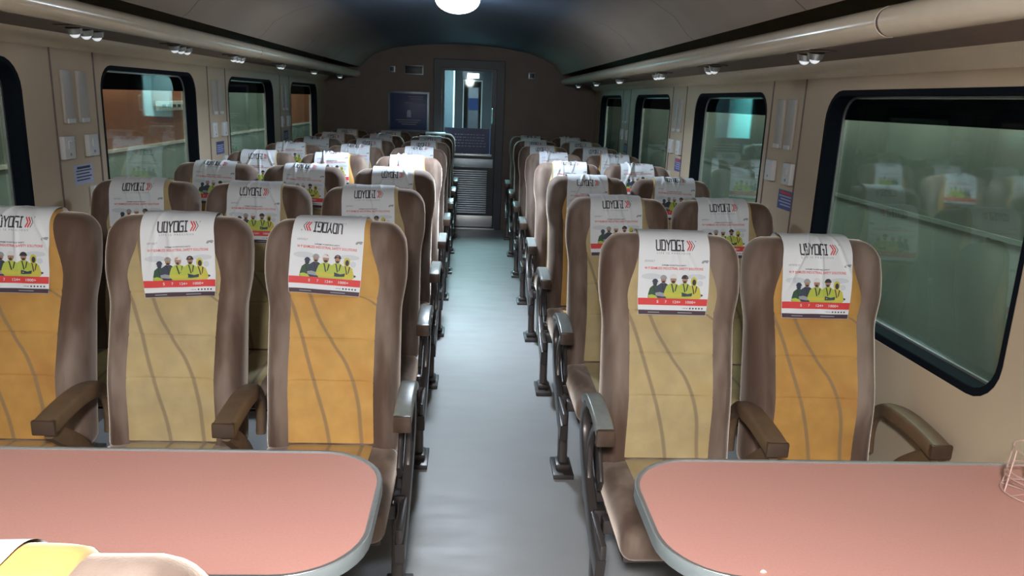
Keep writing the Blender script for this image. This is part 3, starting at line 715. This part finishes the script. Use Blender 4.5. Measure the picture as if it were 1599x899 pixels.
    poly([(-.085, .285), (-.045, .285), (-.045, .2875), (-.085, .2875)], 'grey', 1); poly([(.02, .285), (.07, .285), (.07, .2875), (.02, .2875)], 'grey', 1)
    return items
def wrinkle(u, v, seed, amp):
    rnd = random.Random(seed); h = 0
    for _ in range(4):
        a = rnd.uniform(-.5, .5); u0 = rnd.uniform(-.09, .09); w_ = rnd.uniform(.004, .009); s = rnd.uniform(.5, 1)
        v0 = rnd.uniform(.05, .12); d = (u-u0)*math.cos(a)+(v-v0)*math.sin(a)
        h += s*math.exp(-(d/w_)**2)*math.exp(-((v-v0)/rnd.uniform(.05, .09))**2)
    ph = rnd.uniform(0, 6)
    h += .35*(1+math.sin(u*55+v*30+ph))*.5+.2*(1+math.sin(u*-30+v*70+ph*2))*.5
    return amp*h
COVERS = []
# (shift across, shift down, tilt, wrinkle amplitude, flipped)
VAR = [(0, 0, .0, .0022, False), (-.022, 0, -.055, .0012, True), (.012, .0, .055, .0050, False), (-.008, 0, .0, .0062, False),
       (-.018, -.004, .03, .0048, False), (.010, -.03, -.03, .0075, False), (-.01, -.05, .04, .0085, False), (.060, 0, .0, .0025, False)]
ART = {}
def build_cover(k):
    su, sv, tilt, amp, flip = VAR[k]; v0, v1 = -.16, (.2745 if flip else .2945)
    def P(u, v, lay):
        dv = v-.10; uu = u*math.cos(tilt)+dv*math.sin(tilt)+su; vv = .10+dv*math.cos(tilt)-u*math.sin(tilt)+sv
        return wrap(uu, vv, .0108+lay+wrinkle(u, v, k*17+3, amp)+.004*max(0, v-.22)/.07)
    bm = bmesh.new(); nu, nv = 64, 110; rows = []
    for j in range(nv+1):
        v = v0+(v1-v0)*j/nv
        rows.append([bm.verts.new(P(-.12+.24*i/nu, v, 0)) for i in range(nu+1)])
    for j in range(nv):
        for i in range(nu): bm.faces.new((rows[j][i], rows[j][i+1], rows[j+1][i+1], rows[j+1][i]))
    o = obj('headrest_cover', bm, 'cover', angle=80); cme = o.data; bpy.data.objects.remove(o)
    if flip not in ART: ART[flip] = artwork(flip)
    bm = bmesh.new(); lay = bm.verts.layers.float.new('lay')
    for pts, fs, ink, L in ART[flip]:
        vs = [bm.verts.new((u, v, 0)) for u, v in pts]
        for v_ in vs: v_[lay] = .0004+L*.00022
        if fs is None: fs = [list(range(len(vs)))]
        for f in fs:
            try: ff = bm.faces.new([vs[i] for i in f]); ff.material_index = INKS.index(ink)
            except ValueError: pass
    for i in range(-11, 12): bmesh.ops.bisect_plane(bm, geom=bm.verts[:]+bm.edges[:]+bm.faces[:], plane_co=(i*.0105, 0, 0), plane_no=(1, 0, 0))
    for i in range(40): bmesh.ops.bisect_plane(bm, geom=bm.verts[:]+bm.edges[:]+bm.faces[:], plane_co=(0, .02+i*.0075, 0), plane_no=(0, 1, 0))
    for v_ in bm.verts: v_.co = P(v_.co.x, v_.co.y, v_[lay])
    me = bpy.data.meshes.new('printed_artwork'); bm.to_mesh(me); bm.free()
    for q in INKS: me.materials.append(M[q])
    return cme, me
COVERS = [build_cover(k) for k in range(len(VAR))]
def make_cover(col, y, k, rz=0):
    o = bpy.data.objects.new('headrest_cover', COVERS[k][0]); COL.objects.link(o); o.location = (C[col], y, 0); o.rotation_euler = (0, 0, rz)
    child('printed_artwork', COVERS[k][1], o); return o
Y1L, Y1R, P_ = 2.559, 2.482, .97
CV = {0: [1, 4, 3, 6, 5, 4, 3, 0], 1: [2, 3, 5, 6, 5, 3, 6, 3], 2: [3, 4, 5, 3, 6, 5, 3, 4], 3: [0, 4, 3, 5, 6, 4, 3, 5], 4: [3, 4, 5, 6, 5, 3, 4, 6]}
rowname = ['in the first row facing the tables', 'in the second row back', 'in the third row back', 'in the fourth row back', 'in the fifth row back', 'in the sixth row back', 'in the seventh row back', 'in the last row by the end wall']
rowshort = ['first row, nearest the tables', 'second row from the tables', 'third row from the tables', 'fourth row from the tables', 'fifth row from the tables', 'sixth row from the tables', 'seventh row from the tables', 'last row by the end wall']
kn = {'gold': 'gold', 'khaki': 'khaki', 'amber': 'amber'}
for row in range(8):
    for col in range(5):
        y = (Y1L if col < 3 else Y1R)+row*P_
        s = make_seat(col, y, KIND[col][row]); vis = row < 3
        tag(s, ('brown velvet %s%s %s' % (COLN[col], ' with %s centre panel' % kn[KIND[col][row]] if row < 2 else '', rowname[row])), 'seat', 'seats in rows')
        c = make_cover(col, y, CV[col][row])
        lab = 'printed white cover on the %s, %s' % (COLN[col], rowshort[row])
        if row == 0 and col == 0: lab = 'printed white headrest cover with upside-down logo on the left-block aisle seat'
        tag(c, lab, 'headrest cover', 'headrest covers')
s = make_seat(0, .665, 'gold', PI, -.462)
# the armrest of this turned seat must stay on the aisle side
for ch in s.children:
    if ch.name.split('.')[0] in ('armrest', 'armrest_frame', 'leg', 'arm_shade_plate'): ch.location.x *= -1
tag(s, 'brown velvet seat seen from behind at the bottom left, facing the table', 'seat')
c = make_cover(0, .665, 7, PI); c.location.x = -.462
tag(c, 'white headrest cover on the turned seat at the bottom left corner', 'headrest cover')

# ---------------------------------------------------------------- tables
def table(sg):
    TZ = .80
    if sg < 0: x0, x1, y0, y1 = XL+.004, -.182, 1.165, 1.642
    else: x0, x1, y0, y1 = .378, XR-.004, 1.165, 1.625
    xa = x1 if sg < 0 else x0
    r = .15; pts = []
    def corner(cx, cy, a0, a1, rr=r):
        return [(cx+rr*math.cos(math.radians(a0+(a1-a0)*i/10)), cy+rr*math.sin(math.radians(a0+(a1-a0)*i/10))) for i in range(11)]
    if sg < 0: pts = [(x0, y0)]+corner(x1-r, y0+r, -90, 0)+corner(x1-r, y1-r, 0, 90)+[(x0, y1)]
    else: pts = [(x1, y1)]+corner(x0+r, y1-r, 90, 180)+corner(x0+r, y0+r, 180, 270)+[(x1, y0)]
    R = empty('dining_table', ((x0+x1)/2, (y0+y1)/2, 0)); Z = Matrix.Translation(-R.location)
    bm = bmesh.new()
    top = [bm.verts.new((x, y, TZ)) for x, y in pts]; bot = [bm.verts.new((x, y, TZ-.006)) for x, y in pts]
    bm.faces.new(top); bm.faces.new(bot[::-1])
    for i in range(len(pts)): bm.faces.new((top[i], top[(i+1) % len(pts)], bot[(i+1) % len(pts)], bot[i]))
    o = obj('tabletop', bm, 'salmon', R); o.matrix_parent_inverse = Z
    # edging: band round the three free sides
    path = [(x, y, TZ-.013) for x, y in pts]
    bm = bmesh.new(); sweep(bm, path, rrect(.0155, .006, .003, 2), up=Vector((0, 0, 1))); o = obj('edge_band', bm, 'edge', R); o.matrix_parent_inverse = Z
    bm = bmesh.new(); sweep(bm, [(x, y, TZ+.0012) for x, y in pts], rrect(.0018, .004, .001, 1), up=Vector((0, 0, 1))); o = obj('edge_bead', bm, 'bright', R); o.matrix_parent_inverse = Z
    ins = [((x-(x0+x1)/2)*.985+(x0+x1)/2, (y-(y0+y1)/2)*.96+(y0+y1)/2) for x, y in pts]
    bm = bmesh.new(); t_ = [bm.verts.new((x, y, TZ-.0065)) for x, y in ins]; b_ = [bm.verts.new((x, y, TZ-.026)) for x, y in ins]
    bm.faces.new(t_); bm.faces.new(b_[::-1])
    for i in range(len(ins)): bm.faces.new((t_[i], t_[(i+1) % len(ins)], b_[(i+1) % len(ins)], b_[i]))
    o = obj('table_board', bm, 'leg', R); o.matrix_parent_inverse = Z
    px = xa-.22 if sg < 0 else xa+.16; py = (y0+y1)/2-.03
    bm = bmesh.new(); sweep(bm, [(px, py, .02), (px, py, .4), (px, py, TZ-.026)], rrect(.045, .035, .012, 3), up=Vector((1, 0, 0))); o = obj('pedestal', bm, 'leg', R); o.matrix_parent_inverse = Z
    bm = bmesh.new(); box(bm, px-.10, px+.10, py-.09, py+.09, 0, .02, .006); o = obj('floor_plate', bm, 'leg', R); o.matrix_parent_inverse = Z
    bm = bmesh.new(); bmx = (XL+.001, XL+.03) if sg < 0 else (XR-.03, XR-.001); box(bm, *bmx, y0+.03, y1-.03, TZ-.07, TZ-.027, .004); o = obj('wall_bracket', bm, 'leg', R); o.matrix_parent_inverse = Z
    tag(R, 'salmon pink table with rounded aisle corners fixed to the %s wall' % ('left' if sg < 0 else 'right'), 'table', 'tables')
table(-1); table(1)
# wire basket on the right table
R = empty('wire_basket', (1.272, 1.475, .802))
def ring(z, r): 
    bm = bmesh.new(); sweep(bm, [(r*math.cos(a*PI/14), r*math.sin(a*PI/14), z) for a in range(28)], circ(.0018, 6), closed_path=True, up=Vector((0, 0, 1))); return bm
for z, r in ((.0035, .066), (.040, .063), (.052, .062), (.105, .058)): obj('wire_ring', ring(z, r), 'wire', R)
for k in range(7):
    a = k*2*PI/7+.35; c_, s_ = math.cos(a), math.sin(a)
    bm = bmesh.new(); sweep(bm, [(.066*c_, .066*s_, .0035), (.062*c_, .062*s_, .052), (.058*c_, .058*s_, .105)], circ(.0018, 6), up=Vector((-s_, c_, 0))); obj('upright_wire', bm, 'wire', R)
bm = bmesh.new()
for k in range(3):
    a = k*PI/3+.2; c_, s_ = math.cos(a)*.066, math.sin(a)*.066; sweep(bm, [(-c_, -s_, .0035), (0, 0, .0035), (c_, s_, .0035)], circ(.0017, 6), up=Vector((0, 0, 1)))
obj('bottom_grid', bm, 'wire', R)
tag(R, 'small round wire basket standing on the right table by the window', 'basket')
bm = bmesh.new(); bmesh.ops.create_icosphere(bm, subdivisions=2, radius=.004)
for v in bm.verts: v.co = Vector((v.co.x*1.5, v.co.y, v.co.z*.7))*(1+.15*math.sin(v.co.x*900+v.co.z*700))
o = obj('crumb', bm, 'crumb'); o.location = (.545, 1.185, .8025); tag(o, 'tiny pale crumb near the front edge of the right table', 'crumb')

# ---------------------------------------------------------------- fittings on the pillars
def fitting(name, d, mt, label, cat, group, details=None, bev=.003):
    x0, x1, y0, y1, z0, z1 = d; R = empty(name, ((x0+x1)/2, (y0+y1)/2, z0)); Z = Matrix.Translation(-R.location)
    o = bxo('body', d, mt, R, bev); o.matrix_parent_inverse = Z
    for nm, dd, m_ in (details or []): o = bxo(nm, dd, m_, R, .001); o.matrix_parent_inverse = Z
    tag(R, label, cat, group); return R
pn = ['nearest', 'second', 'third']
for side, xw, sg in (('left', XL, 1), ('right', XR, -1)):
    for k in range(3):
        y = 3.24+1.965*k; P = '%s pillar of the %s wall' % (pn[k], side)
        def X2(a, b): return (xw+sg*a, xw+sg*b) if sg > 0 else (xw+sg*b, xw+sg*a)
        for q, dy in (('far', .46), ('near', .33)):
            if side == 'right' and q == 'far' and k == 0: pass
            fitting('rail_strip', (*X2(.0, .012), y+dy-.04, y+dy+.04, 1.435, 1.665), 'palestrip', 'pale strip on the %s, the one %s' % (P, 'nearer the door' if q == 'far' else 'nearer the camera'), 'wall strip', 'strips on the pillars', [('end_clip', (*X2(.012, .018), y+dy-.032, y+dy+.032, 1.435, 1.455), 'whitep')])
        for q, dy in (('far', .50), ('near', .28)):
            z = 1.325 if side == 'left' else 1.32
            fitting('switch_box', (*X2(.0, .022), y+dy-.045, y+dy+.045, z-.045, z+.055), 'whitep', 'white switch box on the %s, %s' % (P, 'nearer the end door' if q == 'far' else 'nearer the camera'), 'switch', 'switch boxes on the pillars', [('rocker', (*X2(.022, .027), y+dy-.016, y+dy+.016, z+.0, z+.035), 'whitep'), ('indicator', (*X2(.022, .0245), y+dy-.006, y+dy+.006, z-.03, z-.018), 'grey')])
        yy = y+(.42 if side == 'left' else .30)
        ls = [('printed_line', (*X2(.002, .0026), yy-.07, yy+.07-.02*(j % 2), 1.215-j*.014, 1.22-j*.014), 'navy' if side == 'left' and k == 0 else 'sticker') for j in range(4)]
        fitting('notice_sticker', (*X2(.0, .002), yy-.085, yy+.085, 1.155, 1.245), 'sticker' if (side == 'left' and k == 0) else 'bsticker', '%s notice sticker below the switches on the %s' % ('pale blue' if (side == 'left' and k == 0) else 'dark blue', P), 'sticker', 'notice stickers', ls+[('heading', (*X2(.002, .0028), yy-.06, yy+.06, 1.226, 1.237), 'red' if side == 'right' else 'navy')], bev=0)
        yy = y+(.50 if side == 'left' else .52)
        fitting('socket_box', (*X2(.0, .02), yy-.035, yy+.035, 1.03, 1.14), 'whitep', 'small white socket box low on the %s' % P, 'socket', 'socket boxes', [('socket_face', (*X2(.02, .023), yy-.02, yy+.02, 1.05, 1.09), 'grey')])
# end-wall poster and small plates
R = empty('framed_poster', (-.795, YB, 1.19)); Z = Matrix.Translation(-R.location)
for nm, d, mt in (('frame', (-1.045, -.545, YB-.02, YB-.001, 1.185, 1.665), 'stainless'), ('print', (-1.02, -.57, YB-.024, YB-.0195, 1.21, 1.64), 'bluesign')):
    o = bxo(nm, d, mt, R, .002); o.matrix_parent_inverse = Z
bm = bmesh.new()
for z, a, b in ((1.60, -.80, -.62), (1.575, -.78, -.62), (1.53, -.84, -.62), (1.32, -.95, -.65), (1.295, -.92, -.68), (1.27, -.88, -.70)): box(bm, a, b, YB-.0255, YB-.0242, z, z+.010)
o = obj('lettering', bm, 'grey', R); o.matrix_parent_inverse = Z
bm = bmesh.new(); box(bm, -.815, -.765, YB-.0258, YB-.0242, 1.36, 1.42, .0005); bmesh.ops.create_cone(bm, cap_ends=True, segments=20, radius1=.024, radius2=.024, depth=.0014, matrix=Matrix.Translation((-.79, YB-.025, 1.425)) @ Matrix.Rotation(PI/2, 4, 'X'))
o = obj('emblem', bm, 'sticker', R); o.matrix_parent_inverse = Z
tag(R, 'dark blue framed poster on the end wall left of the door', 'poster')
for x0, x1, z0, z1, lab in ((-1.03, -.96, 1.885, 1.955, 'small square plate high on the end wall above the poster, left one'), (-.85, -.62, 1.865, 1.975, 'wide grey box high on the end wall between poster and door'), (.655, .735, 1.87, 1.945, 'small square plate high on the end wall right of the door')):
    R = empty('wall_plate', ((x0+x1)/2, YB, z0)); Z = Matrix.Translation(-R.location)
    o = bxo('plate', (x0, x1, YB-.014, YB-.001, z0, z1), 'stainless', R, .003); o.matrix_parent_inverse = Z
    o = bxo('cover_face', (x0+.012, x1-.012, YB-.018, YB-.0135, z0+.012, z1-.012), 'doorframe', R, .001); o.matrix_parent_inverse = Z
    tag(R, lab, 'wall plate')

# ---------------------------------------------------------------- outside: parked coaches on either side
o = bxo('ground_outside', (-30, 30, -12, 40, -1.3, -1.2), 'ground'); struct(o); o.name = 'floor_outside'
def coach(x0, x1, segs, name, label, line_z, low, face, stripe='whitestripe'):
    R = empty(name, ((x0+x1)/2, 12, -1.2)); Z = Matrix.Translation(-R.location)
    bm = bmesh.new(); box(bm, x0, x1, -6, 34, -.3, line_z, .02); o = obj('lower_body', bm, low, R); o.matrix_parent_inverse = Z
    for i, (a, b, mt) in enumerate(segs):
        bm = bmesh.new(); box(bm, x0, x1, a, b, line_z+.03, 3.0, .01); o = obj('body_panel', bm, mt, R); o.matrix_parent_inverse = Z
    o = bxo('waist_stripe', (x0-.01, x1+.01, -6, 34, line_z, line_z+.03), stripe, R); o.matrix_parent_inverse = Z
    o = bxo('roof', (x0, x1, -6, 34, 3.0, 3.15), 'rust_dark', R, .05); o.matrix_parent_inverse = Z
    for y in (-3, 3, 9, 15, 21, 27):
        bm = bmesh.new()
        for dx in (.5, 1.9): bmesh.ops.create_cone(bm, cap_ends=True, segments=24, radius1=.45, radius2=.45, depth=.12, matrix=Matrix.Translation((x0+dx, y, -.75)) @ Matrix.Rotation(PI/2, 4, 'Y'))
        o = obj('wheel', bm, 'rust_dark', R); o.matrix_parent_inverse = Z
    tag(R, label, 'train coach'); return R
coach(-5.7, -3.3, [(-6, 6.5, 'sage'), (6.5, 10.2, 'rust'), (10.2, 13.4, 'sage'), (13.4, 18, 'rust'), (18, 34, 'sage')], 'parked_coach', 'rust and grey-green coach parked outside the left windows', 1.0, 'teal_gray', -1)
coach(3.2, 5.6, [(-6, 34, 'murk')], 'parked_coach', 'murky grey-green coach parked outside the right windows', .9, 'murk', 1, 'murk')
R = empty('platform_sign', (-3.24, 8.75, 1.42)); Z = Matrix.Translation(-R.location)
o = bxo('sign_board', (-3.29, -3.26, 8.25, 9.25, 1.36, 1.46), 'whitestripe', R, .003); o.matrix_parent_inverse = Z
bm = bmesh.new()
for i in range(6): box(bm, -3.26, -3.257, 8.35+i*.14, 8.44+i*.14, 1.395, 1.425)
o = obj('lettering', bm, 'ink', R); o.matrix_parent_inverse = Z
tag(R, 'narrow white sign on the rust coach outside the second left window', 'sign')
